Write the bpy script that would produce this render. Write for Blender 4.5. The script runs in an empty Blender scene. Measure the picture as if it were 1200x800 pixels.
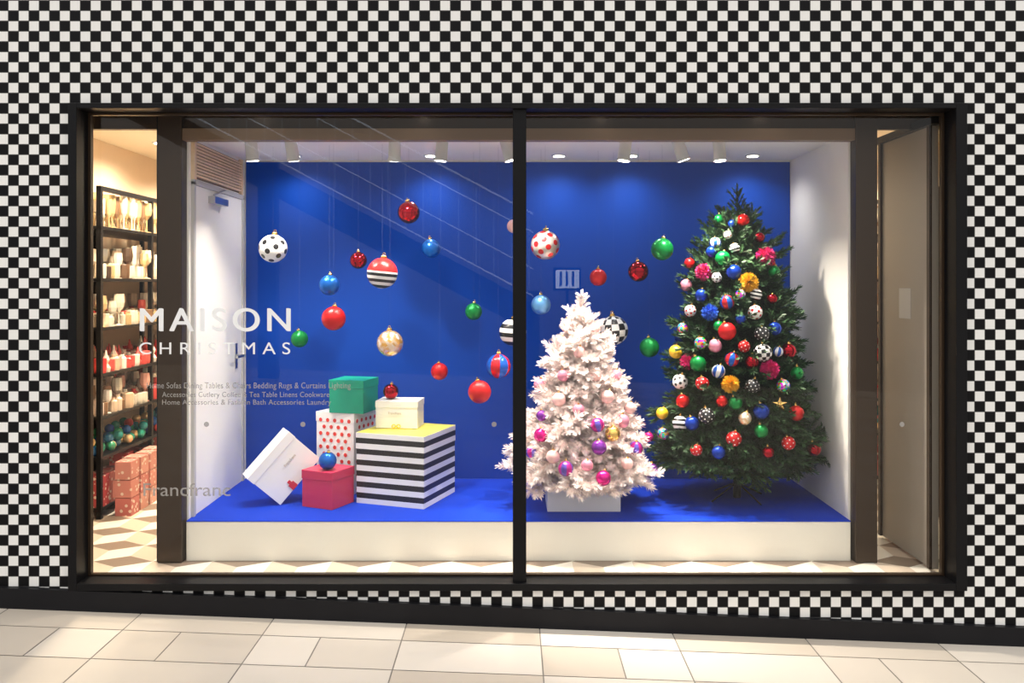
import bpy, math, random
import numpy as np
from mathutils import Vector, Matrix
random.seed(7)
S=bpy.context.scene
COL=S.collection
EYE=1.527; D=4.3
def W(px,py,y):
    k=(D+y)/1000.0
    return Vector(((px-600)*k, y, EYE-(py-332)*k))
# ---------------------------------------------------------------- materials
def mat(name,col,rough=.5,metal=0.0,emit=0.0,noise=0.0,nscale=20,bump=0.0,coat=0.0,alpha=1.0,trans=0.0,ecol=None,spec=.5):
    m=bpy.data.materials.new(name); m.use_nodes=True
    nt=m.node_tree; b=nt.nodes['Principled BSDF']
    c=(col[0],col[1],col[2],1)
    b.inputs['Base Color'].default_value=c
    b.inputs['Roughness'].default_value=rough
    b.inputs['Metallic'].default_value=metal
    b.inputs['Specular IOR Level'].default_value=spec
    b.inputs['Coat Weight'].default_value=coat
    b.inputs['Alpha'].default_value=alpha
    b.inputs['Transmission Weight'].default_value=trans
    if emit>0:
        b.inputs['Emission Color'].default_value=(*(ecol or col),1)
        b.inputs['Emission Strength'].default_value=emit
    if noise>0 or bump>0:
        tc=nt.nodes.new('ShaderNodeTexCoord'); n=nt.nodes.new('ShaderNodeTexNoise')
        n.inputs['Scale'].default_value=nscale; n.inputs['Detail'].default_value=4
        nt.links.new(tc.outputs['Object'],n.inputs['Vector'])
        if noise>0:
            mx=nt.nodes.new('ShaderNodeMix'); mx.data_type='RGBA'
            mx.inputs['A'].default_value=tuple(v*(1-noise) for v in col)+(1,)
            mx.inputs['B'].default_value=tuple(min(1,v*(1+noise)) for v in col)+(1,)
            nt.links.new(n.outputs['Fac'],mx.inputs['Factor'])
            nt.links.new(mx.outputs['Result'],b.inputs['Base Color'])
        if bump>0:
            bp=nt.nodes.new('ShaderNodeBump'); bp.inputs['Strength'].default_value=bump
            bp.inputs['Distance'].default_value=.01
            nt.links.new(n.outputs['Fac'],bp.inputs['Height']); nt.links.new(bp.outputs['Normal'],b.inputs['Normal'])
    return m
class NT:
    def __init__(s,m): s.m=m; s.t=m.node_tree; s.b=s.t.nodes['Principled BSDF']
    def n(s,ty): return s.t.nodes.new(ty)
    def math(s,op,a,b=None):
        n=s.n('ShaderNodeMath'); n.operation=op
        for i,v in enumerate((a,b)):
            if v is None: continue
            if isinstance(v,(int,float)): n.inputs[i].default_value=v
            else: s.t.links.new(v,n.inputs[i])
        return n.outputs[0]
    def xyz(s):
        tc=s.n('ShaderNodeTexCoord'); sp=s.n('ShaderNodeSeparateXYZ')
        s.t.links.new(tc.outputs['Object'],sp.inputs[0]); return sp.outputs
    def mix(s,f,a,b):
        n=s.n('ShaderNodeMix'); n.data_type='RGBA'
        for k,v in (('Factor',f),('A',a),('B',b)):
            if isinstance(v,tuple): n.inputs[k].default_value=(*v,1)
            elif isinstance(v,(int,float)): n.inputs[k].default_value=v
            else: s.t.links.new(v,n.inputs[k])
        return n.outputs['Result']
    def out(s,c): s.t.links.new(c,s.b.inputs['Base Color'])
    def parity(s,a,b=None):
        v=s.math('ADD',s.math('FLOOR',a),s.math('FLOOR',b)) if b is not None else s.math('FLOOR',a)
        return s.math('GREATER_THAN',s.math('FRACT',s.math('MULTIPLY',v,.5)),.25)
def island(name,c1,c2,rough=.5,**k):
    m=mat(name,c1,rough,**k); g=NT(m); n=g.n('ShaderNodeNewGeometry')
    g.out(g.mix(n.outputs['Random Per Island'],c1,c2)); return m
def stripes_z(name,cA,cB,freq,rough=.3,off=0.0):
    m=mat(name,cA,rough); g=NT(m); o=g.xyz()
    g.out(g.mix(g.parity(g.math('ADD',g.math('MULTIPLY',o[2],freq),off)),cA,cB)); return m
def stripes_ang(name,cA,cB,n_,rough=.25,metal=0.0):
    m=mat(name,cA,rough,metal); g=NT(m); o=g.xyz()
    a=g.math('MULTIPLY',g.math('ARCTAN2',o[1],o[0]),n_/(2*math.pi))
    g.out(g.mix(g.parity(a),cA,cB)); return m
def checker_ball(name,cA,cB):
    m=mat(name,cA,.3); g=NT(m); o=g.xyz()
    a=g.math('MULTIPLY',g.math('ARCTAN2',o[1],o[0]),12/(2*math.pi))
    v=g.math('MULTIPLY',g.math('ARCSINE',g.math('MULTIPLY',o[2],.999)),7/math.pi)
    g.out(g.mix(g.parity(a,v),cA,cB)); return m
# ---------------------------------------------------------------- mesh builder
def basis(d):
    d=Vector(d).normalized(); up=Vector((0,0,1)) if abs(d.z)<.95 else Vector((1,0,0))
    s=up.cross(d).normalized(); u=d.cross(s)
    return Matrix((s,u,d)).transposed().to_4x4()   # local z -> d
class MB:
    def __init__(s): s.v=[]; s.f=[]; s.m=[]
    def add(s,vs,fs,mi=0,M=None):
        o=len(s.v)
        for v in vs:
            v=Vector(v); s.v.append(tuple(M@v) if M else tuple(v))
        for f in fs: s.f.append(tuple(i+o for i in f)); s.m.append(mi)
    def box(s,x0,x1,y0,y1,z0,z1,mi=0,M=None,top=None):
        vs=[(x0,y0,z0),(x1,y0,z0),(x1,y1,z0),(x0,y1,z0),(x0,y0,z1),(x1,y0,z1),(x1,y1,z1),(x0,y1,z1)]
        s.add(vs,[(0,3,2,1),(0,1,5,4),(1,2,6,5),(2,3,7,6),(3,0,4,7)],mi,M)
        o=len(s.v)-8; s.f.append((o+4,o+5,o+6,o+7)); s.m.append(mi if top is None else top)
    def lathe(s,prof,n=16,mi=0,M=None):
        vs=[];fs=[]
        for r,z in prof:
            for i in range(n):
                a=2*math.pi*i/n; vs.append((r*math.cos(a),r*math.sin(a),z))
        for k in range(len(prof)-1):
            for i in range(n):
                j=(i+1)%n; fs.append((k*n+i,k*n+j,(k+1)*n+j,(k+1)*n+i))
        fs.append(tuple(range(n-1,-1,-1))); fs.append(tuple((len(prof)-1)*n+i for i in range(n)))
        s.add(vs,fs,mi,M)
    def rod(s,a,b,r,n=8,mi=0,r2=None):
        a=Vector(a);b=Vector(b);d=b-a
        s.lathe([(r,0),(r2 if r2 is not None else r,d.length)],n,mi,Matrix.Translation(a)@basis(d))
    def sphere(s,c,r,seg=24,rings=16,mi=0):
        prof=[(max(1e-5,r*math.sin(math.pi*i/rings)),-r*math.cos(math.pi*i/rings)) for i in range(rings+1)]
        s.lathe(prof,seg,mi,Matrix.Translation(Vector(c)))
    def torus(s,c,R,r,axis='y',n=20,k=8,mi=0):
        vs=[];fs=[]
        for i in range(n):
            a=2*math.pi*i/n
            for j in range(k):
                b=2*math.pi*j/k; q=R+r*math.cos(b)
                p=(q*math.cos(a),r*math.sin(b),q*math.sin(a))
                vs.append(p)
        for i in range(n):
            for j in range(k):
                fs.append((i*k+j,((i+1)%n)*k+j,((i+1)%n)*k+(j+1)%k,i*k+(j+1)%k))
        s.add(vs,fs,mi,Matrix.Translation(Vector(c)))
    def mesh(s,name,mats,smooth=False):
        me=bpy.data.meshes.new(name); me.from_pydata(s.v,[],s.f)
        for m in mats: me.materials.append(m)
        me.polygons.foreach_set('material_index',s.m)
        me.polygons.foreach_set('use_smooth',[smooth]*len(s.f))
        me.update(); return me
    def obj(s,name,mats,smooth=False,parent=None,loc=None,bevel=0):
        o=bpy.data.objects.new(name,s.mesh(name,mats,smooth)); COL.objects.link(o)
        if parent: o.parent=parent
        if loc is not None: o.location=loc
        if bevel:
            b=o.modifiers.new('bevel','BEVEL'); b.width=bevel; b.segments=2; b.limit_method='ANGLE'
        if smooth:
            try:
                me=o.data; me.set_sharp_from_angle(angle=math.radians(40))
            except Exception: pass
        return o
def empty(name,loc=(0,0,0)):
    e=bpy.data.objects.new(name,None); e.empty_display_size=.05; e.location=loc; COL.objects.link(e); return e
def link(name,me,parent,loc,scale=1,rot=(0,0,0)):
    o=bpy.data.objects.new(name,me); COL.objects.link(o); o.parent=parent; o.location=loc
    o.scale=(scale,)*3; o.rotation_euler=rot; return o

# palette
M_black=mat('black_metal',(.006,.006,.007),.35,spec=.15)
M_base=mat('black_skirting',(.010,.010,.012),.45,noise=.2,nscale=8,spec=.15)
M_bronze=mat('bronze_frame',(.045,.029,.018),.35,metal=.3,spec=.2)
M_bronze2=mat('bronze_fascia',(.20,.13,.08),.45,spec=.3)
M_white=mat('white_paint',(.90,.88,.84),.6,noise=.02,nscale=5,spec=.3)
M_offw=mat('display_side_paint',(.86,.83,.79),.7,noise=.03,nscale=3,spec=.2)
M_cream=mat('plinth_cream',(.86,.82,.72),.45,noise=.02,nscale=4)
M_blue=mat('blue_backdrop',(.0015,.046,.33),.6,noise=.03,nscale=1.5,spec=.12)
M_bluef=mat('blue_felt',(.003,.038,.46),.7,noise=.08,nscale=30,spec=.12)
M_storew=mat('store_wall',(.68,.54,.40),.7,noise=.05,nscale=3)
M_storec=mat('store_ceiling',(.88,.80,.66),.7,noise=.03,nscale=3)
M_taupe=mat('taupe_panel',(.25,.225,.195),.4,noise=.08,nscale=2)
M_steel=mat('steel',(.5,.5,.5),.3,metal=1)
M_gold=mat('gold',(.85,.55,.18),.25,metal=1)
M_wood=mat('louver_wood',(.80,.58,.38),.55,noise=.15,nscale=30)
# ---------------------------------------------------------------- exterior wall (checker)
m=mat('checker_tile',(.8,.8,.8),.4,spec=.1); g=NT(m); o=g.xyz(); q=1/.0518
u=g.math('MULTIPLY',o[0],q); v=g.math('MULTIPLY',o[2],q)
par=g.parity(u,v)
n=g.n('ShaderNodeTexNoise'); n.inputs['Scale'].default_value=9
wht=g.mix(n.outputs['Fac'],(.76,.76,.75),(.88,.88,.86))
c=g.mix(par,(.006,.006,.007),wht)
def edge(w): return g.math('GREATER_THAN',g.math('ABSOLUTE',g.math('SUBTRACT',g.math('FRACT',w),.5)),.462)
gr=g.math('MAXIMUM',edge(u),edge(v))
g.out(g.mix(gr,c,(.07,.07,.07)))
bp=g.n('ShaderNodeBump'); bp.inputs['Strength'].default_value=.3; bp.inputs['Distance'].default_value=.002; bp.invert=True
g.t.links.new(gr,bp.inputs['Height']); g.t.links.new(bp.outputs['Normal'],g.b.inputs['Normal'])
M_check=m
OX0,OX1,OZ0,OZ1=-2.223,2.279,-.012,2.43
b=MB()
b.box(-6,OX0,0,.14,-.8,4.2); b.box(OX1,6,0,.14,-.8,4.2)
b.box(OX0,OX1,0,.14,OZ1,4.2); b.box(OX0,OX1,0,.14,-.8,OZ0)
b.obj('wall_front',[M_check])
# skirting following the slope
def zt(x): return -.0965-.0391*x
def zg(x): return -.195-.0376*x
b=MB(); xs=(-6,6)
vs=[(x,y,z) for x in xs for (y,z) in ((-.03,zg(x)-.1),(-.03,zt(x)),(0.001,zt(x)),(0.001,zg(x)-.1))]
b.add(vs,[(0,1,5,4),(1,2,6,5),(2,3,7,6),(3,0,4,7),(0,3,2,1),(4,5,6,7)])
b.obj('baseboard_front',[M_base])
# window frame
def ring(b,x0,x1,z0,z1,ix0,ix1,iz0,iz1,y0,y1,mi=0):
    b.box(x0,ix0,y0,y1,z0,z1,mi); b.box(ix1,x1,y0,y1,z0,z1,mi)
    b.box(ix0,ix1,y0,y1,iz1,z1,mi); b.box(ix0,ix1,y0,y1,z0,iz0,mi)
win=empty('window_1')
b=MB()
ring(b,OX0,OX1,OZ0,OZ1,-2.18,2.223,.024,2.404,-.03,.13)
ring(b,-2.18,2.223,.024,2.404,-2.165,2.208,.034,2.392,.085,.115,1)
b.box(.004,.072,-.005,.125,.024,2.404)
b.obj('frame',[M_black,M_bronze],parent=win,bevel=.002)
m=bpy.data.materials.new('window_glass'); m.use_nodes=True; t=m.node_tree; t.nodes.clear()
ou=t.nodes.new('ShaderNodeOutputMaterial'); mx=t.nodes.new('ShaderNodeMixShader'); tr=t.nodes.new('ShaderNodeBsdfTransparent'); gl=t.nodes.new('ShaderNodeBsdfGlossy')
gl.inputs['Roughness'].default_value=0.0; tr.inputs[0].default_value=(.985,.985,.975,1)
lw=t.nodes.new('ShaderNodeLayerWeight'); pw=t.nodes.new('ShaderNodeMath'); pw.operation='POWER'; pw.inputs[1].default_value=5
lw.inputs[0].default_value=.5
ma=t.nodes.new('ShaderNodeMath'); ma.operation='MULTIPLY_ADD'; ma.inputs[1].default_value=.6; ma.inputs[2].default_value=.036
t.links.new(lw.outputs['Facing'],pw.inputs[0]); t.links.new(pw.outputs[0],ma.inputs[0]); t.links.new(ma.outputs[0],mx.inputs[0])
t.links.new(tr.outputs[0],mx.inputs[1]); t.links.new(gl.outputs[0],mx.inputs[2]); t.links.new(mx.outputs[0],ou.inputs[0])
M_glass=m
for nm,x0,x1 in (('glass_pane_1',-2.165,.004),('glass_pane_2',.072,2.208)):
    b=MB(); b.add([(x0,.1,.034),(x1,.1,.034),(x1,.1,2.392),(x0,.1,2.392)],[(0,1,2,3)])
    b.obj(nm,[M_glass],parent=win)
# ---------------------------------------------------------------- ground (sloped paving)
M_pave=island('paving_stone',(.47,.41,.34),(.61,.56,.50),.5,spec=.2)
g=NT(M_pave); nn=g.n('ShaderNodeTexNoise'); nn.inputs['Scale'].default_value=6; nn.inputs['Detail'].default_value=6
old=g.b.inputs['Base Color'].links[0].from_socket
g.out(g.mix(g.math('MULTIPLY',nn.outputs['Fac'],.2),old,(.42,.37,.32)))
M_joint=mat('paving_joint',(.2,.18,.16),.8)
b=MB()
def gq(x0,x1,y0,y1,dz,mi): b.add([(x0,y0,zg(x0)+dz),(x1,y0,zg(x1)+dz),(x1,y1,zg(x1)+dz),(x0,y1,zg(x0)+dz)],[(0,1,2,3)],mi)
gq(-7,7,-11,.0,-.003,1)
PX=.665; y=.08; r=0
rg=random.Random(21)
while y>-10.8:
    gp=.003; yb=y-.31
    for k in range(-11,11):
        x0=.138+k*PX
        if r%2==1 and (k%2==0 or rg.random()<.4):      # split stone
            xm=x0+PX*(.42 if k%4 else .55)
            gq(x0+gp,xm-gp,yb+gp,min(y,0)-gp*(y<0),0,0); gq(xm+gp,x0+PX-gp,yb+gp,min(y,0)-gp*(y<0),0,0)
        else: gq(x0+gp,x0+PX-gp,yb+gp,min(y,0)-gp*(y<0),0,0)
    y=yb; r+=1
b.obj('ground',[M_pave,M_joint])
# ---------------------------------------------------------------- store shell
M_t1=mat('floor_tile_cream',(.62,.52,.42),.4,spec=.3); M_t2=mat('floor_tile_taupe',(.25,.19,.145),.4,spec=.3); M_t3=mat('floor_tile_white',(.80,.76,.68),.4,spec=.3)
b=MB(); a=.19; h=a*math.sqrt(3)/2; fz=0.0
b.box(-5,4,.14,6,-.1,-.002,0)
for j in range(0,24):
    for i in range(-16,14):
        cx=(i+.5*(j%2))*2*h; cy=.2+j*1.5*a
        if cy>5.6 or cx<-4.8 or cx>3.8: continue
        H=[(cx+a*math.sin(math.pi/3*k),max(.14,cy+a*math.cos(math.pi/3*k)),fz) for k in range(6)]; C=(cx,cy,fz)
        b.add([C,H[0],H[1],H[2]],[(0,3,2,1)],0)
        b.add([C,H[2],H[3],H[4]],[(0,3,2,1)],1)
        b.add([C,H[4],H[5],H[0]],[(0,3,2,1)],2)
b.obj('floor',[M_t1,M_t2,M_t3])
b=MB(); b.box(-5,4,.14,6,2.62,2.7); b.obj('ceiling',[M_storec])
b=MB(); b.box(-3.25,-3.15,.14,6,0,2.62); b.obj('wall_left',[M_storew])
b=MB(); b.box(3.3,3.4,.14,6,0,2.62); b.obj('wall_right',[M_storew])
b=MB(); b.box(-3.15,3.3,4.6,4.7,0,2.62); b.obj('wall_back',[M_storew])
# ---------------------------------------------------------------- display niche
XL,XR,YF,YB,ZC=-1.795,1.866,.4,1.43,2.352
PZ=.221
b=MB(); b.box(XL,XR,YB,YB+.06,0,2.45); b.box(XL-.02,XL+.0,YB-.0,YB+.06,0,2.45)
b.obj('wall_display_back',[M_offw])
b=MB(); b.box(XL+.012,XR-.004,YB-.012,YB-.001,PZ,ZC-.012); b.obj('blue_backdrop_panel',[M_blue])
b=MB(); b.box(XL-.05,XL,YF+.04,YB,0,2.45); b.obj('wall_display_left',[M_white])
b=MB(); b.box(XR,XR+.05,YF+.04,YB+.06,0,2.45); b.obj('wall_display_right',[M_offw])
b=MB(); b.box(XL,XR,YF+.04,YB,ZC,ZC+.06); b.obj('ceiling_display',[M_white])
b=MB(); b.box(XL+.001,XR-.001,YF,YB-.013,0,PZ-.006,0); b.box(XL+.001,XR-.001,YF-.004,YB-.013,PZ-.006,PZ,1)
b.obj('display_plinth',[M_cream,M_bluef],bevel=.002)
b=MB()
b.box(XL-.14,XL-.01,YF-.04,YF+.04,0,2.6,0); b.box(XL-.155,XL-.14,YF-.02,YF+.2,0,2.6,1)
b.obj('trim_1',[M_bronze,M_black],bevel=.003)
b=MB(); b.box(XR+.012,XR+.13,YF-.04,YF+.04,0,2.6,0); b.obj('trim_2',[M_bronze],bevel=.003)
b=MB(); b.box(-3.15,3.3,YF-.01,YF+.03,2.375,2.62,0); b.box(XL-.14,XR+.13,YF-.03,YF+.038,2.312,2.375,1)
b.obj('trim_3',[M_bronze,M_bronze2])
b=MB(); b.box(-3.15,3.3,.14,YF-.01,2.47,2.5,0); b.obj('trim_4',[M_bronze])
# right return door panel
dr=empty('door_2')
b=MB(); b.box(2.215,2.25,.2,.83,.02,2.36,0); b.box(2.2,2.215,.2,.23,.02,2.36,1); b.box(2.2,2.215,.80,.83,.02,2.36,1)
b.box(2.19,2.25,.15,.85,2.36,2.4,2)
b.box(2.213,2.2155,.44,.58,1.33,1.50,3)
b.obj('panel',[M_taupe,M_bronze,M_black,mat('notice_sheet',(.42,.42,.42),.5)],parent=dr,bevel=.001)
# white service door in niche left wall, with louvre above
dr=empty('door_1')
b=MB(); b.box(XL,XL+.008,.5,1.34,PZ,2.08,0)
b.obj('leaf',[M_white],parent=dr,bevel=.002)
b=MB()
for y0,y1,z0,z1 in ((.47,.5,PZ,2.1),(1.34,1.37,PZ,2.1),(.47,1.37,2.08,2.11)): b.box(XL,XL+.018,y0,y1,z0,z1,0)
b.obj('architrave',[mat('architrave_grey',(.5,.49,.48),.6)],parent=dr,bevel=.002)
b=MB(); b.box(XL+.008,XL+.014,1.2,1.24,.98,1.14,0); b.rod((XL+.01,1.22,1.06),(XL+.06,1.22,1.06),.01); b.rod((XL+.055,1.23,1.06),(XL+.055,1.1,1.06),.009)
b.box(XL+.008,XL+.05,.72,.95,2.0,2.04); b.rod((XL+.03,.75,2.05),(XL+.03,.95,2.10),.006)
b.obj('handle_and_closer',[M_steel],smooth=True,parent=dr)
b=MB(); b.box(XL,XL+.004,.5,1.3,2.12,2.33,1)
for i in range(11):
    z=2.13+i*.018; b.box(XL+.004,XL+.018,.5,1.3,z,z+.011,0)
b.box(XL,XL+.022,1.3,1.33,2.11,2.34,0); b.box(XL,XL+.022,.47,.5,2.11,2.34,0)
b.obj('louver_vent',[M_wood,M_bronze2])
# ---------------------------------------------------------------- lights
WARM=(1,.91,.77)
def spot(name,loc,target,power,size,blend=.6,rad=.03,col=WARM,parent=None):
    l=bpy.data.lights.new(name,'SPOT'); l.energy=power; l.spot_size=math.radians(size); l.spot_blend=blend; l.shadow_soft_size=rad; l.color=col
    o=bpy.data.objects.new(name,l); COL.objects.link(o); o.location=loc
    o.rotation_euler=(Vector(target)-Vector(loc)).to_track_quat('-Z','Y').to_euler()
    if parent: o.parent=parent
    return o
M_lens=mat('lamp_lens',(1,.95,.85),.5,emit=12)
M_fix=mat('fixture_white',(.62,.62,.62),.4)
TL=[(296,(-1.35,.75,.5),60,100),(343,(-1.1,.95,.7),58,105),(463,(-.75,.9,.9),58,105),(518,(-.6,.6,.3),54,85),(595,(.40,.56,.75),250,60),(732,(.42,.52,.6),225,60),(796,(1.3,.6,1.3),130,95),(842,(1.26,.45,.6),130,75)]
for px,tg,pw_,sz_ in TL:
    x=(px-600)*4.88/1000; y=.56
    piv=Vector((x,y,ZC-.058)); d=(Vector(tg)-piv).normalized()
    e=empty('track_light')
    b=MB(); b.box(x-.035,x+.035,y-.02,y+.02,ZC-.02,ZC,0); b.rod((x,y,ZC-.018),piv,.008)
    Mx=Matrix.Translation(piv)@basis(d)
    b.lathe([(.012,-.06),(.034,-.052),(.036,.055),(.040,.06),(.040,.07)],20,0,Mx)
    b.lathe([(.032,.0705),(.032,.0715)],20,1,Mx)
    b.obj('lamp_head',[M_fix,M_lens],smooth=True,parent=e)
    spot('lamp_beam',piv+d*.08,tg,pw_,sz_,.8,.03,parent=e,col=(1,.90,.80) if px in(595,732) else WARM)
for px in (345,505,655,740,882):
    x=(px-600)*5.5/1000; y=1.2
    e=empty('recessed_downlight')
    b=MB(); b.lathe([(.045,-.006),(.05,0)],24,0,Matrix.Translation((x,y,ZC))); b.lathe([(.034,-.009),(.034,-.007)],24,1,Matrix.Translation((x,y,ZC)))
    b.obj('trim_ring',[M_fix,M_lens],smooth=False,parent=e)
    spot('downlight_beam',(x,y,ZC-.02),(x,1.27,1.2),17,150,1.0,.05,parent=e,col=(1,.97,.93))
WS=(1,.85,.64)
for x,y,pw_ in ((-2.3,1.0,200),(-2.35,2.1,230),(-2.72,2.33,50),(-2.4,3.4,220),(2.75,1.6,150),(2.75,3.2,130),(.3,3.6,60)):
    e=empty('store_downlight')
    b=MB(); b.lathe([(.07,-.008),(.075,0)],24,0,Matrix.Translation((x,y,2.62))); b.lathe([(.055,-.011),(.055,-.009)],24,1,Matrix.Translation((x,y,2.62)))
    b.obj('trim_ring',[M_fix,M_lens],parent=e)
    spot('downlight_beam',(x,y,2.59),(x-.05 if x<0 else x,y,0),pw_,160,.5,.08,col=WS,parent=e)
for x in (-1.4,-.5,.5,1.4):  # added fill lamps with invented fittings, to brighten the plinth front
    e=empty('added_soffit_fill')
    b=MB(); b.lathe([(.03,-.004),(.035,0)],16,0,Matrix.Translation((x,.25,2.47))); b.lathe([(.024,-.006),(.024,-.005)],16,1,Matrix.Translation((x,.25,2.47)))
    b.obj('trim_ring',[M_fix,M_lens],parent=e)
    spot('downlight_beam',(x,.25,2.455),(x,.3,0),14,60,.8,.03,parent=e)
# world: interior mall ambient
w=bpy.data.worlds.new('mall_ambient'); S.world=w; w.use_nodes=True; t=w.node_tree; bg=t.nodes['Background']
tc=t.nodes.new('ShaderNodeTexCoord'); sp=t.nodes.new('ShaderNodeSeparateXYZ'); mr=t.nodes.new('ShaderNodeMapRange'); mx=t.nodes.new('ShaderNodeMix'); mx.data_type='RGBA'
mr.inputs[1].default_value=-.1; mr.inputs[2].default_value=.8
mx.inputs['A'].default_value=(.42,.41,.40,1); mx.inputs['B'].default_value=(1.92,1.87,1.80,1)
t.links.new(tc.outputs['Generated'],sp.inputs[0]); t.links.new(sp.outputs[2],mr.inputs[0]); t.links.new(mr.outputs[0],mx.inputs['Factor']); t.links.new(mx.outputs['Result'],bg.inputs[0])
bg.inputs[1].default_value=1.0
# escalator on the far side of the concourse (seen only as a reflection in the glass)
M_esc=mat('escalator_cladding',(.10,.11,.12),.4); M_strip=mat('handrail_glow',(.8,.88,1),.5,emit=2.6)  # handrail lines given a made-up glow so their reflection shows on the blue
b=MB(); EY=-9.5
def ez(x): return 2.55-.53*(x+2.0)
for k,(dz,th,mi) in enumerate(((1.35,.03,1),(1.05,.02,1),(.45,.02,1),(0.0,.03,1),(-.6,.5,0))):
    xa,xb=-6.5,.35
    vs=[(x,y,ez(x)+dz+s*th) for x in (xa,xb) for (y,s) in ((EY,0),(EY,1),(EY-.06,1),(EY-.06,0))]
    b.add(vs,[(0,1,5,4),(1,2,6,5),(2,3,7,6),(3,0,4,7),(0,3,2,1),(4,5,6,7)],mi)
for i in range(24):
    x=-6.4+i*.29; b.box(x,x+.02,EY-.04,EY-.01,ez(x),ez(x)+1.3,2)
b.box(.25,.45,EY-.2,EY,-.3,ez(.35)+.1,0); b.box(-4.2,-3.9,EY-.3,EY-.1,-.3,ez(-4.05),0)
b.obj('escalator',[M_esc,M_strip,mat('baluster_glow',(.6,.65,.7),.5,emit=.8)])  # balusters glow too, only to carry the reflection
b=MB(); b.box(.72,1.10,-9.6,-9.5,1.45,1.75,0); b.box(.68,1.14,-9.62,-9.6,1.41,1.79,1); b.box(.89,.93,-9.61,-9.56,-.3,1.45,1)
for i in range(3): b.box(.78+i*.1,.82+i*.1,-9.5,-9.495,1.48,1.72,2)
b.obj('lit_kiosk_sign',[mat('sign_face',(.8,.9,1),.5,emit=7),M_black,mat('sign_print',(.02,.1,.5),.5)])
# ---------------------------------------------------------------- gift boxes
M_stripe=stripes_z('black_white_stripe',(.85,.84,.82),(.01,.01,.012),1/.0325,.35,.02)
M_yel=mat('yellow_lid',(.80,.72,.12),.45)
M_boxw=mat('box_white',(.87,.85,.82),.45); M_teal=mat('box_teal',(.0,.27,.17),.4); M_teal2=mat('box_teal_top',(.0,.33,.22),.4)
M_pink=mat('box_rose',(.62,.03,.09),.4); M_reddot=mat('red_dot',(.70,.03,.02),.4)
M_redrib=mat('red_ribbon',(.6,.02,.05),.3)
M_ink=mat('print_ink',(.45,.35,.3),.5)
def rz(a): return Matrix.Rotation(math.radians(a),4,'Z')
def gift(name,side,depth,h,loc,yaw,mats,lid=.06,over=.003):
    e=empty(name,loc); e.rotation_euler=(0,0,math.radians(yaw))
    b=MB(); b.box(-side/2+over,side/2-over,-depth/2+over,depth/2-over,0,h-lid*.5,0); b.box(-side/2,side/2,-depth/2,depth/2,h-lid,h,0,top=1)
    b.obj('box_and_lid',mats,parent=e,bevel=.0015)
    return e
def near(cx,cy,s,d,yaw):
    a=math.radians(yaw); u=Vector((-math.cos(a),math.sin(a))); v=Vector((math.sin(a),math.cos(a)))
    c=Vector((cx,cy))+u*s/2+v*d/2; return (c.x,c.y)
cx,cy=near(-.508,.628,.45,.45,20); gift('striped_gift_box',.45,.45,.42,(cx,cy,PZ),-20,[M_stripe,M_yel],lid=.10)
e=gift('polka_dot_gift_box',.28,.28,.5,(-1.055,1.16,PZ),-22,[M_boxw,M_boxw])
b=MB()
for f in range(4):
    Mf=rz(90*f)
    for i in range(-3,4):
        for j in range(12):
            uu=i*.052+(.026 if j%2 else 0); zz=.03+j*.042
            if abs(uu)<.125 and zz<.485:
                Md=Mf@Matrix.Translation((uu,-.1405,zz))
                b.add([(.0125*math.cos(k*math.pi/8),0,.0125*math.sin(k*math.pi/8)) for k in range(16)],[tuple(range(16))],0,Md)
b.obj('dots',[M_reddot],parent=e)
gift('teal_gift_box',.235,.235,.205,(-1.0,1.10,PZ+.501),-14,[M_teal,M_teal2],lid=.05)
cx,cy=near(-1.035,.61,.22,.22,25); gift('rose_gift_box',.22,.22,.215,(cx,cy,PZ),-25,[M_pink,M_pink],lid=.05)
def fit_text(name,body,x0,x1,z0,z1,y,m,offset=0,spacing=1,parent=None):
    c=bpy.data.curves.new(name,'FONT'); c.body=body; c.offset=offset; c.space_character=spacing; c.extrude=.002
    c.materials.append(m); o=bpy.data.objects.new(name,c); COL.objects.link(o); bpy.context.view_layer.update()
    bb=[Vector(v) for v in o.bound_box]; mnx=min(v.x for v in bb); mxx=max(v.x for v in bb); mny=min(v.y for v in bb); mxy=max(v.y for v in bb)
    sx=(x1-x0)/(mxx-mnx); sz=(z1-z0)/(mxy-mny)
    o.scale=(sx,sz,.3); o.rotation_euler=(math.pi/2,0,0); o.location=(x0-mnx*sx,y,z0-mny*sz)
    if parent: o.parent=parent
    return o
cx,cy=(466-600)*.00518,.995
e=gift('white_gift_box',.265,.19,.165,(cx,cy,PZ+.423),-6,[M_boxw,M_boxw],lid=.04)
fit_text('print','Francfranc',-.05,.03,.085,.10,-.0965,M_ink,parent=e)
b=MB()
for s in (-1,1): b.torus((s*.015,-.104,.014),.011,.003,mi=0)
b.rod((0,-.104,.014),(-.022,-.106,.003),.003); b.rod((0,-.104,.014),(.022,-.106,.003),.003); b.sphere((0,-.105,.014),.006,12,8)
b.obj('gold_bow',[mat('yellow_ribbon',(.85,.6,.05),.35)],smooth=True,parent=e)
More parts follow.
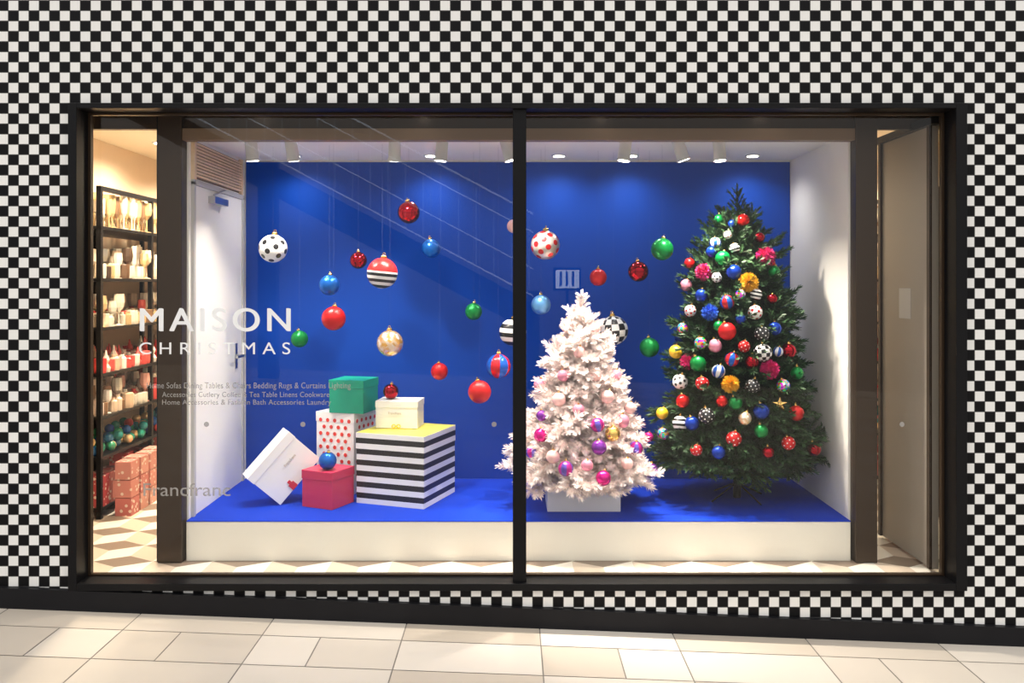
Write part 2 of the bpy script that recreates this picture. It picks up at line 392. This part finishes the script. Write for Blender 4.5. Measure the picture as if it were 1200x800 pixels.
# tilted white box
e=empty('leaning_gift_box',(-1.365,.73,PZ)); e.rotation_euler=(0,0,math.radians(27))
b=MB(); Mt=Matrix.Rotation(math.radians(-47),4,'Y')
b.box(0,.345,0,.15,.0,.255,0,Mt); b.box(-.003,.348,-.003,.153,.205,.258,0,Mt)
b.obj('box_and_lid',[M_boxw],parent=e,bevel=.0015)
tx=fit_text('print','Francfranc',0,.09,0,.016,0,M_ink)
tx.parent=e; tx.matrix_local=Mt@Matrix.Translation((.18,-.0045,.13))@Matrix.Rotation(math.pi/2,4,'X')@Matrix.Diagonal((tx.scale[0],tx.scale[1],.3,1))
b=MB(); b.box(.11,.15,-.004,.001,.0,.04,0,Mt); b.box(.12,.14,-.004,.001,.04,.06,0,Mt); b.obj('red_tag',[M_redrib],parent=e)
# ---------------------------------------------------------------- bauble meshes
BM={}
def ball(key,m,dots=None,capm=M_gold,ndots=22,dr=.24):
    b=MB(); b.sphere((0,0,0),1,32,20,0)
    if dots:
        for i in range(ndots):
            z=1-2*(i+.5)/ndots; a=i*2.39996; rr=math.sqrt(1-z*z); d=Vector((rr*math.cos(a),rr*math.sin(a),z)); Mx=basis(d)
            vs=[(0,0,1.012)]+[(math.sin(dr)*math.cos(k*math.pi/7),math.sin(dr)*math.sin(k*math.pi/7),math.cos(dr)*1.006) for k in range(14)]
            b.add(vs,[(0,k+1,(k+1)%14+1) for k in range(14)],2,Mx)
    b.lathe([(.2,.96),(.2,1.14),(.14,1.16)],14,1); b.torus((0,0,1.24),.09,.025,n=14,k=6,mi=1)
    BM[key]=b.mesh('bauble_'+key,[m,capm]+([dots] if dots else [capm]),True)
def pl(n,c,r=.3,metal=.0,**k): return mat('bauble_'+n,c,r,metal,coat=.5 if not metal else 0,**k)
Mblk=pl('black',(.01,.01,.012)); Mwht=pl('white',(.85,.84,.82)); Mred=pl('red',(.58,.006,.008),.35,.3)
ball('red',Mred); ball('sred',pl('redshiny',(.72,.012,.012),.15,.7)); ball('dred',pl('wine',(.35,.004,.015),.1,.9))
ball('green',pl('green',(.0,.24,.045),.3,.5)); ball('blue',pl('blue',(.005,.12,.5),.28,.6)); ball('lblue',pl('lblue',(.12,.32,.62),.3,.6))
ball('navy',pl('navy',(.005,.04,.36),.2,.6))
ball('whitedot',Mwht,dots=Mblk,ndots=26,dr=.2); ball('blackdot',Mblk,dots=Mwht,ndots=44,dr=.09)
Msil=pl('silver',(.62,.57,.52),.3,.7); ball('silverdot',Msil,dots=Mred,ndots=30,dr=.2); ball('whitered',Mwht,dots=Mred,ndots=26,dr=.2)
ball('reddot',Mred,dots=Mwht,ndots=30,dr=.1)
ball('stripe',stripes_z('bauble_stripe',(.85,.84,.82),(.01,.01,.012),3.2,.25,.1))
ball('check',checker_ball('bauble_check',(.85,.84,.82),(.01,.01,.012)))
ball('bluered',stripes_ang('bauble_bluered',(.01,.10,.5),(.6,.02,.03),8,.2,.4))
ball('bluewhite',stripes_ang('bauble_bluewhite',(.01,.08,.4),(.7,.7,.75),10,.2,.3))
m=mat('bauble_half',(.7,.02,.02),.3); g=NT(m); o=g.xyz()
st=g.mix(g.parity(g.math('MULTIPLY',o[2],5.2)),(.85,.84,.82),(.01,.01,.012)); g.out(g.mix(g.math('GREATER_THAN',o[2],.12),st,(.7,.02,.02))); ball('half',m)
m=mat('bauble_mosaic',(.8,.65,.35),.25,.7); g=NT(m); vo=g.n('ShaderNodeTexVoronoi'); vo.inputs['Scale'].default_value=4.5
tc_=g.n('ShaderNodeTexCoord'); g.t.links.new(tc_.outputs['Object'],vo.inputs['Vector']); sx_=g.n('ShaderNodeSeparateColor'); g.t.links.new(vo.outputs['Color'],sx_.inputs[0])
g.out(g.mix(sx_.outputs[0],(.85,.45,.10),(.95,.93,.88))); ball('mosaic',m)
m=mat('bauble_multi',(.1,.3,.6),.25,.5); g=NT(m); vo=g.n('ShaderNodeTexVoronoi'); vo.inputs['Scale'].default_value=3
tc_=g.n('ShaderNodeTexCoord'); g.t.links.new(tc_.outputs['Object'],vo.inputs['Vector']); hs=g.n('ShaderNodeHueSaturation'); hs.inputs['Saturation'].default_value=1.8; g.t.links.new(vo.outputs['Color'],hs.inputs['Color']); g.out(hs.outputs[0]); ball('multi',m)
ball('purple',pl('purple',(.25,.04,.4),.15,.7)); ball('mag',pl('magenta',(.6,.01,.22),.15,.7)); ball('lpink',pl('lightpink',(.8,.30,.42),.2,.4)); ball('gold',pl('goldb',(.85,.55,.15),.2,.9))
ball('magstripe',stripes_ang('bauble_magstripe',(.5,.02,.25),(.15,.1,.5),8,.15,.6)); ball('yellow',pl('yellow',(.8,.5,.01),.4))
ball('pearl',pl('pearl',(.9,.55,.52),.25,.1))
def pom(key,c1,c2,n=900,ln=1.05,wd=.07):
    r=random.Random(3); b=MB()
    b.sphere((0,0,0),.55,12,8,0)
    for i in range(n):
        d=Vector((r.gauss(0,1),r.gauss(0,1),r.gauss(0,1))).normalized(); s=d.orthogonal().normalized()
        s=Matrix.Rotation(r.random()*6.28,3,d)@s; l=ln*r.uniform(.85,1.08)
        b.add([d*.4-s*wd,d*.4+s*wd,d*l+s*wd*.5,d*l-s*wd*.5],[(0,1,2,3)],0)
    BM[key]=b.mesh('pompom_'+key,[island('pompom_'+key,c1,c2,.7)])
pom('pomy',(.85,.40,.01),(.95,.60,.03)); pom('pomm',(.50,.0,.10),(.75,.02,.22),700,1.1,.05); pom('pomb',(.0,.05,.4),(.02,.15,.75),700,1.1,.05)
b=MB(); vs=[(0,-.25,0),(0,.25,0)]+[((1 if k%2==0 else .42)*math.sin(k*math.pi/5),0,(1 if k%2==0 else .42)*math.cos(k*math.pi/5)) for k in range(10)]
b.add(vs,[(0,2+k,2+(k+1)%10) for k in range(10)]+[(1,2+(k+1)%10,2+k) for k in range(10)]); BM['star']=b.mesh('star',[M_gold])
# hanging baubles
M_line=mat('nylon_line',(.12,.16,.3),.5,alpha=.45)
HB=[(320,291,16.5,'whitedot',.85),(479,249,13,'dred',.9),(420,305,10,'dred',1.0),(448,320,18,'half',.75),(505,291,11,'blue',1.0),(386,334,12,'blue',.8),
(391,373,14,'red',.75),(457,402,15.5,'mosaic',.85),(351,397,10,'green',1.0),(515,435,10,'red',1.0),(555,365,10,'green',1.05),(584,429,14.5,'bluered',.8),
(562,459,13.5,'red',.7),(601,389,16,'stripe',.9),(639,287,17,'silverdot',.8),(602,265,8,'pearl',1.1),(701,325,10,'red',1.0),(748,318,12,'dred',.9),
(776,292,13,'green',.8),(634,357,11.5,'lblue',.95),(719,387,17,'check',1.08),(761,407,11.5,'green',1.0)]
for i,(px,py,r,k,y) in enumerate(HB):
    p=W(px,py,y); R=r*(D+y)/1000
    e=empty('hanging_bauble',p)
    link('ball',BM[k],e,(0,0,0),R,(random.uniform(-.15,.15),random.uniform(-.15,.15),random.uniform(0,6)) if k not in('half',) else (.0,.1,0))
    b=MB(); b.rod((0,0,R*1.2),(0,0,ZC-p.z),.0004,5); b.obj('line',[M_line],parent=e)
for nm,px,py,r,k,y,zb in (('christmas_bauble',458,458,9,'dred',1.0,PZ+.423+.165),('christmas_bauble',384,539,10.5,'blue',.70,PZ+.215)):
    R=r*(D+y)/1000; x=(px-600)*(D+y)/1000; e=empty(nm,(x,y,zb+R)); link('ball',BM[k],e,(0,0,0),R,(0.2,.15,0))
# ---------------------------------------------------------------- trees
def spray(rng,L=1.0,nl=.11,wd=.016,step=.03,per=3,sides=4,sl=.5,fwd=.6):
    tw=[(np.zeros(3),np.array([1,0,.0]),L)]
    for k in range(sides):
        f=.12+.75*k/sides
        for s in (-1,1):
            a=math.radians(rng.uniform(35,55)); d=np.array([math.cos(a),s*math.sin(a),rng.uniform(-.2,.35)]); d/=np.linalg.norm(d)
            tw.append((np.array([f*L,0,0]),d,L*sl*(1-.55*f)*rng.uniform(.8,1.2)))
    V=[];st=[]
    for o,d,l in tw:
        st.append((o,o+d*l))
        a1=np.cross(d,[0,0,1.0]); a1/=np.linalg.norm(a1); a2=np.cross(d,a1)
        m_=max(2,int(l/step))
        for i in range(m_+1):
            t_=i/m_*l
            for p_ in range(per):
                ph=rng.uniform(0,6.283); rad=a1*math.cos(ph)+a2*math.sin(ph)
                dd=d*fwd+rad*(.8 if i<m_ else .4); dd/=np.linalg.norm(dd); q_=np.cross(dd,rad+d*.3); q_/=np.linalg.norm(q_)+1e-9
                ln=nl*rng.uniform(.75,1.15); p0=o+d*t_
                V+= [p0-q_*wd/2,p0+q_*wd/2,p0+dd*ln*.7+q_*wd*.35,p0+dd*ln,p0+dd*ln*.7-q_*wd*.35]
    return np.array(V),st
def tree(root,prof,z0,z1,N,Ls,variants,mats,seed,elev_top,elev_bot,yflat=1.0,trunk_r=.02,trunk_z0=0,clampx=9,clampy=9,jit=.12,lead=.45,leadn=9,lsp=(.35,.8),inner=.3):
    rng=random.Random(seed)
    def R(z): return float(np.interp(z,[p[0] for p in prof],[p[1] for p in prof]))
    zs=np.linspace(z0,z1,400); Rs=np.array([max(.03,R(z)) for z in zs]); cdf=np.cumsum(Rs); cdf/=cdf[-1]
    VV=[]; tb=MB(); tb.rod((0,0,trunk_z0),(0,0,z1),trunk_r,10,0,r2=.006)
    def put(org,d,roll,L):
        d=np.array(d)/np.linalg.norm(d); s=np.cross([0,0,1.0],d)
        if np.linalg.norm(s)<1e-3: s=np.array([0,1.0,0])
        s/=np.linalg.norm(s); u_=np.cross(d,s); c_,s_=math.cos(roll),math.sin(roll)
        s2=s*c_+u_*s_; u2=-s*s_+u_*c_; Mx=np.stack([d,s2,u2]) ; v,st=rng.choice(variants)
        VV.append((v*L)@Mx+np.array(org))
        for a_,b_ in st:
            p1=(a_*L)@Mx+org; p2=(b_*L)@Mx+org
            if p2[0]<clampx and p2[1]<clampy: tb.rod(tuple(p1),tuple(p2),.0022,3,0,r2=.001)
    for i in range(N):
        f=(i+.5)/N; z=float(np.interp(f,cdf,zs)); ph=i*2.39996+rng.uniform(-.25,.25)
        tz=(z-z0)/(z1-z0); el=elev_bot+(elev_top-elev_bot)*tz**1.5+rng.uniform(-.25,.25)
        Rz=R(z)*rng.uniform(1-jit,1+jit*.6); layer=rng.random()
        if layer<inner: Rz*=.72
        L=min(Ls,Rz*1.1+.05)*rng.uniform(.85,1.15); r0=max(0.0,Rz-L*math.cos(el))
        dz=L*math.sin(el); c_,s_=math.cos(ph),math.sin(ph)*yflat
        org=np.array([r0*c_,r0*s_,z-dz*.7]); d=(math.cos(el)*c_,math.cos(el)*s_,math.sin(el))
        put(org,d,rng.uniform(-.5,.5),L)
        if r0>.03 and layer>inner: tb.rod((0,0,z-dz*.7-r0*.12),tuple(org),.006,5,0,r2=.003)
    for k in range(leadn):
        a=k*2.39996; e_=rng.uniform(*lsp) if k else 0; zz=z1-.01*k
        put(np.array([0,0,zz-.03*(k>0)]),(math.cos(a)*e_,math.sin(a)*e_,1.0),rng.uniform(0,3),Ls*lead*rng.uniform(.8,1.1) if k else Ls*(lead+.05))
    V=np.concatenate(VV).astype(np.float32)
    V[:,0]=np.where(V[:,0]>clampx,clampx-np.random.RandomState(1).rand(len(V))*.004,V[:,0])
    V[:,1]=np.where(V[:,1]>clampy,clampy-np.random.RandomState(2).rand(len(V))*.004,V[:,1])
    V[:,2]=np.maximum(V[:,2],.012)
    nf=len(V)//5
    me=bpy.data.meshes.new('needles'); me.vertices.add(len(V)); me.vertices.foreach_set('co',V.ravel()); me.loops.add(nf*5); me.loops.foreach_set('vertex_index',np.arange(nf*5,dtype=np.int32))
    me.polygons.add(nf); me.polygons.foreach_set('loop_start',np.arange(0,nf*5,5,dtype=np.int32)); 
    me.materials.append(mats[0]); me.update(calc_edges=True); me.validate()
    o=bpy.data.objects.new('needles',me); COL.objects.link(o); o.parent=root
    tb.obj('trunk_and_branches',[mats[1]],parent=root)
    print('needles',nf)
    return R
rng=random.Random(11)
M_needle=island('fir_needles',(.005,.026,.010),(.055,.13,.045),.5,spec=.35); M_bark=mat('bark',(.05,.035,.02),.8,noise=.3)
M_wneedle=island('white_tinsel_needles',(.98,.82,.77),(1.0,.94,.91),.5); M_wbark=mat('white_stem',(.9,.70,.62),.7)
TX,TY=(863-600)*5.2/1000,.885
dt=empty('christmas_tree',(TX,TY,PZ))
prof=[(.33,.30),(.40,.44),(.50,.515),(.65,.50),(.91,.455),(1.17,.40),(1.43,.33),(1.69,.25),(1.90,.165),(2.0,.10)]
prof=[(z-PZ,r) for z,r in prof]
vd=[spray(rng,1.0,.12,.023,.034,5,4,.48,1.0) for _ in range(6)]
RD=tree(dt,prof,.41-PZ,1.93-PZ,440,.32,vd,[M_needle,M_bark],5,.8,-.10,.92,.02,.03,clampx=XR-TX-.006,clampy=YB-.02-TY,jit=.2,lead=.55,leadn=13,lsp=(.5,1.3),inner=.36)
b=MB()
for k in range(4):
    a=.5+k*math.pi/2; b.rod((0,0,.10),(.2*math.cos(a),.2*math.sin(a),.006),.005)
b.rod((0,0,.008),(0,0,.18),.024,12)
b.obj('metal_stand',[M_black],smooth=True,parent=dt)
WX,WY=(682-600)*5.02/1000,.72
wt=empty('white_christmas_tree',(WX,WY,PZ))
profw=[(.30,.28),(.36,.40),(.45,.44),(.58,.39),(.775,.30),(1.03,.195),(1.28,.105),(1.385,.065),(1.48,.03)]
profw=[(z-PZ,r) for z,r in profw]
vw=[spray(rng,1.0,.155,.030,.032,6,4,.48,.75) for _ in range(5)]
RW=tree(wt,profw,.35-PZ,1.37-PZ,340,.235,vw,[M_wneedle,M_wbark],9,.8,-.12,1.0,.018,.02,jit=.25,lead=.42,leadn=6)
b=MB(); b.box(-.21,.21,-.14,.14,0,.14); b.obj('tree_base',[M_boxw],parent=wt,bevel=.004)
def on_tree(root,R,cx,cy,px,py,yf=1.0,k=.95):
    y=cy-.3
    for _ in range(12):
        p=W(px,py,y); r=R(p.z-PZ)*k; dx=p.x-cx
        yn=cy-math.sqrt(max(.0004,r*r-dx*dx))*yf; y=.5*y+.5*yn
    p=W(px,py,y); return p-Vector((cx,cy,PZ)),(D+y)/1000
DO=[(843,257,6,'green'),(871,258,7.5,'sred'),(838,285,7,'bluewhite'),(897,300,10.5,'pomm'),(834,295,7,'navy'),(861,291,6,'stripe'),(847,303,9,'green'),(825,319,9.5,'pomm'),(860,319,9,'navy'),
(877,331,11,'pomy'),(907,318,7,'green'),(804,334,7,'lpink'),(852,354,8.5,'bluered'),(822,346,7.5,'navy'),(809,364,7,'whitered'),(832,366,9,'pomb'),(885,366,8.5,'whitered'),(852,388,10.5,'red'),
(893,391,9,'blackdot'),(894,413,10.5,'check'),(821,402,7.5,'multi'),(924,411,9,'dred'),(818,426,9.5,'green'),(806,424,8.5,'pomm'),(858,421,8.5,'bluered'),(881,424,8,'dred'),(902,433,10.5,'pomm'),
(934,437,7.5,'green'),(856,450,10,'pomy'),(823,449,8,'reddot'),(797,447,9,'whitedot'),(882,452,8.5,'blackdot'),(862,472,8,'green'),(892,482,9.5,'navy'),(828,487,9.5,'blackdot'),(797,496,9,'stripe'),
(811,496,8.5,'navy'),(860,514,9,'reddot'),(933,484,9,'red'),(924,519,8,'reddot'),(954,526,8,'dred'),(914,474,9,'star'),(816,527,7,'reddot'),(777,508,7,'multi'),(776,484,7,'yellow'),(840,325,6,'whitedot'),
(808,308,6,'red'),(905,350,6,'dred'),(800,385,7,'multi'),(838,405,8,'lpink'),(872,406,7,'reddot'),(842,435,8,'bluewhite'),(908,385,8,'navy'),(918,452,8,'multi'),(842,530,8,'navy'),(892,505,8,'green'),
(800,470,8,'sred'),(868,345,6,'multi'),(853,275,5,'whitered'),(886,345,7,'stripe'),(890,278,6,'dred'),(792,412,8,'yellow'),(846,470,7,'sred'),(900,530,7,'dred'),(873,490,8,'mosaic'),(858,262,5,'navy'),
(912,412,6,'bluewhite'),(842,382,6,'green'),(868,374,6,'navy')]
for px,py,r,k in DO:
    p,s=on_tree(dt,RD,TX,TY,px,py,.92,1.0); link('ornament_'+k,BM[k],dt,p,r*s,(random.uniform(-.3,.3),random.uniform(-.3,.3),random.uniform(0,6)) if k!='star' else (0,0,0))
WO=[(634,451,8.5,'lpink'),(655,468,8,'pearl'),(635,487,6.5,'purple'),(634,510,8.5,'mag'),(663,549,9,'magstripe'),(702,524,9,'purple'),(707,560,9,'mag'),(745,525,8.5,'magstripe'),(762,551,9,'purple'),
(700,498,8.5,'magstripe'),(729,493,8.5,'lpink'),(718,508,9,'gold'),(712,465,8,'pearl'),(698,440,7,'pearl'),(679,412,7,'pearl'),(735,543,7,'pearl'),(678,480,7,'lpink'),(738,478,7,'pearl'),(760,512,6,'mag'),
(648,535,8,'pearl'),(688,545,7,'lpink'),(660,440,7,'lpink'),(698,385,5,'pearl'),(659,400,6,'pearl'),(623,530,7,'magstripe'),(722,440,7,'lpink')]
for px,py,r,k in WO:
    p,s=on_tree(wt,RW,WX,WY,px,py,1,1.0); link('ornament_'+k,BM[k],wt,p,r*s,(random.uniform(-.3,.3),random.uniform(-.3,.3),random.uniform(0,6)) if k!='star' else (0,0,0))
ks=['red','green','navy','stripe','pomm','pomy','dred','multi','whitedot']
for i in range(22):
    z=.25+i*.065; a=math.radians(15+ (i*67)%150); r=RD(z)*.9; link('ornament_back',BM[ks[i%9]],dt,(r*math.cos(a),r*math.sin(a)*.92,z),.036)
for i in range(12):
    z=.2+i*.078; a=math.radians(15+(i*67)%150); r=RW(z)*.95; link('ornament_back',BM[['mag','purple','lpink','pearl'][i%4]],wt,(r*math.cos(a),r*math.sin(a),z),.038)
# ---------------------------------------------------------------- store shelf with goods
sh=empty('store_shelf')
b=MB(); X0,X1,Y0,Y1=-3.1,-2.66,1.22,3.6
LV=[.07,.40,.66,.94,1.24,1.56,1.9]
for y in (Y0,2.0,2.8,Y1):
    for x in (X0,X1-.03): b.box(x,x+.03,y,y+.03,0,2.15)
for z in LV: b.box(X0,X1,Y0,Y1+.03,z-.02,z)
for x in (X0,X1-.03): b.box(x,x+.03,Y0,Y1+.03,2.13,2.16)
rack=b.obj('rack',[M_black],parent=sh)
M_amber=mat('amber_glass',(.80,.58,.30),.1,.5); M_clear=mat('pale_glass',(.88,.82,.70),.1,.3)
M_redg=island('red_goods',(.55,.015,.015),(.75,.12,.10),.4); M_pinkg=island('pink_goods',(.7,.35,.28),(.85,.7,.6),.5)
M_ws=island('cream_goods',(.70,.50,.34),(.90,.84,.75),.4)
m=island('patterned_boxes',(.45,.03,.04),(.65,.32,.25),.5); g=NT(m)
vo=g.n('ShaderNodeTexVoronoi'); vo.inputs['Scale'].default_value=30; old=g.b.inputs['Base Color'].links[0].from_socket
tcx=g.n('ShaderNodeTexCoord'); g.t.links.new(tcx.outputs['Object'],vo.inputs['Vector'])
g.out(g.mix(g.math('LESS_THAN',vo.outputs['Distance'],.30),old,(.75,.6,.5)))
M_pat=m
M_blg=island('blue_green_goods',(.01,.05,.35),(.02,.3,.12),.2)
M_dk=island('dark_goods',(.05,.03,.02),(.3,.16,.08),.3)
b=MB(); rr=random.Random(4)
gob=[(.03,0),(.03,.004),(.005,.01),(.005,.08),(.03,.11),(.035,.14),(.03,.19)]
flu=[(.026,0),(.026,.004),(.004,.01),(.004,.07),(.018,.10),(.022,.16),(.020,.22)]
fig=[(.03,0),(.034,.03),(.016,.06),(.028,.09),(.012,.12),(.004,.16)]
mug=[(.032,0),(.036,.02),(.036,.085),(.034,.09)]
jar=[(.03,0),(.03,.075),(.016,.085),(.016,.1)]
rows=((1.9,(gob,flu,flu),(0,0,1,1)),(1.56,(gob,flu,gob,mug),(1,0,1,5)),(1.24,(mug,mug,jar,gob),(1,5,5,2,1,0)),(.94,(jar,mug,fig),(2,2,2,5,3,1)),(.66,(jar,mug,gob),(3,5,1,5,2)))
for (z,profs,mis) in rows:
    y=Y0+.07
    while y<Y1:
        for x in (-2.70,-2.77,-2.85,-2.93,-3.01):
            sc=rr.uniform(.8,1.15); b.lathe(rr.choice(profs),9,rr.choice(mis) if rr.random()<.9 else 7,Matrix.Translation((x+rr.uniform(-.012,.012),y+rr.uniform(-.01,.01),z))@Matrix.Scale(sc,4))
        y+=.064
y=Y0+.08
while y<Y1-.1:
    for x in (-2.73,-2.9):
        w_=rr.uniform(.04,.06)
        for q_ in range(4): b.sphere((x+rr.uniform(-.03,.03),y+rr.uniform(-.05,.05),.435+.05*(q_==2)),.033,12,8,6 if rr.random()<.7 else rr.choice((2,0)))
        h2=rr.choice((.1,.2,.28)); b.box(x-.07,x+.06,y-w_,y+w_,.07,.07+h2,4)
    y+=.125
for i in range(4):
    for j in range(3):
        sc=.0 if (i+j)%2 else .015
        b.box(-2.62+sc,-2.5,1.3+i*.15,1.42+i*.15,.0+j*.12,.115+j*.12,4)
mer=b.obj('merchandise',[M_amber,M_clear,M_redg,M_pinkg,M_pat,M_ws,M_blg,M_dk],parent=sh)
sh2=empty('store_shelf'); sh2.rotation_euler=(0,0,math.pi); sh2.location=(.1,4.9,0)
for nm,ob in (('rack',rack),('merchandise',mer)):
    o2=bpy.data.objects.new(nm,ob.data); COL.objects.link(o2); o2.parent=sh2
# ---------------------------------------------------------------- lettering on glass
M_vin=mat('white_vinyl',(.9,.9,.9),.5,emit=.2,alpha=.9); M_vin2=mat('white_vinyl_thin',(.85,.85,.85),.5,emit=.12,alpha=.75); M_ving=mat('grey_vinyl',(.42,.40,.38),.5,alpha=.65)  # white lettering has a faint glow added to lift its brightness
wl=empty('window_lettering'); yg=.094
def gt(n,body,px0,px1,py0,py1,m_,off=0,sp=1,dy=0):
    p0=W(px0,py1,yg); p1=W(px1,py0,yg); return fit_text(n,body,p0.x,p1.x,p0.z,p1.z,yg-dy,m_,off,sp,wl)
for i,(dx,dyy) in enumerate(((0,0),(.7,.3),(-.7,-.3))):
    gt('headline','MAISON',164.5+dx,340+dx,361+dyy,388+dyy,M_vin2,0,1.25,.0001*i)
gt('subline','CHRISTMAS',163,340,401,415,M_vin2,.0,1.6)
gt('small_1','Home Sofas Dining Tables & Chairs Bedding Rugs & Curtains Lighting',172,411,448,457,M_ving,.0,1.05)
gt('small_2','Accessories Cutlery Coffee & Tea Table Linens Cookware',190,386,459,467,M_ving,.0,1.05)
gt('small_3','Home Accessories & Fashion Bath Accessories Laundry',190,388,468,476,M_ving,.0,1.05)
gt('shop_name','Francfranc',168,270,566,581,M_ving,.0,1)
b=MB()
for px in (242,355,579,1057):
    p=W(px,497,yg); b.lathe([(.013,0),(.013,.0015)],20,0,Matrix.Translation(p)@Matrix.Rotation(math.pi/2,4,'X'))
b.obj('safety_dots',[M_ving],parent=wl)
# ---------------------------------------------------------------- camera
cd=bpy.data.cameras.new('camera'); cam=bpy.data.objects.new('camera',cd); COL.objects.link(cam)
cam.location=(0,-D,EYE); cam.rotation_euler=(math.pi/2,0,0); cd.sensor_width=36; cd.lens=30; cd.shift_y=-68/1200; cd.clip_start=.05
S.camera=cam
S.view_settings.view_transform='Standard'; S.view_settings.look='None'; S.view_settings.exposure=0
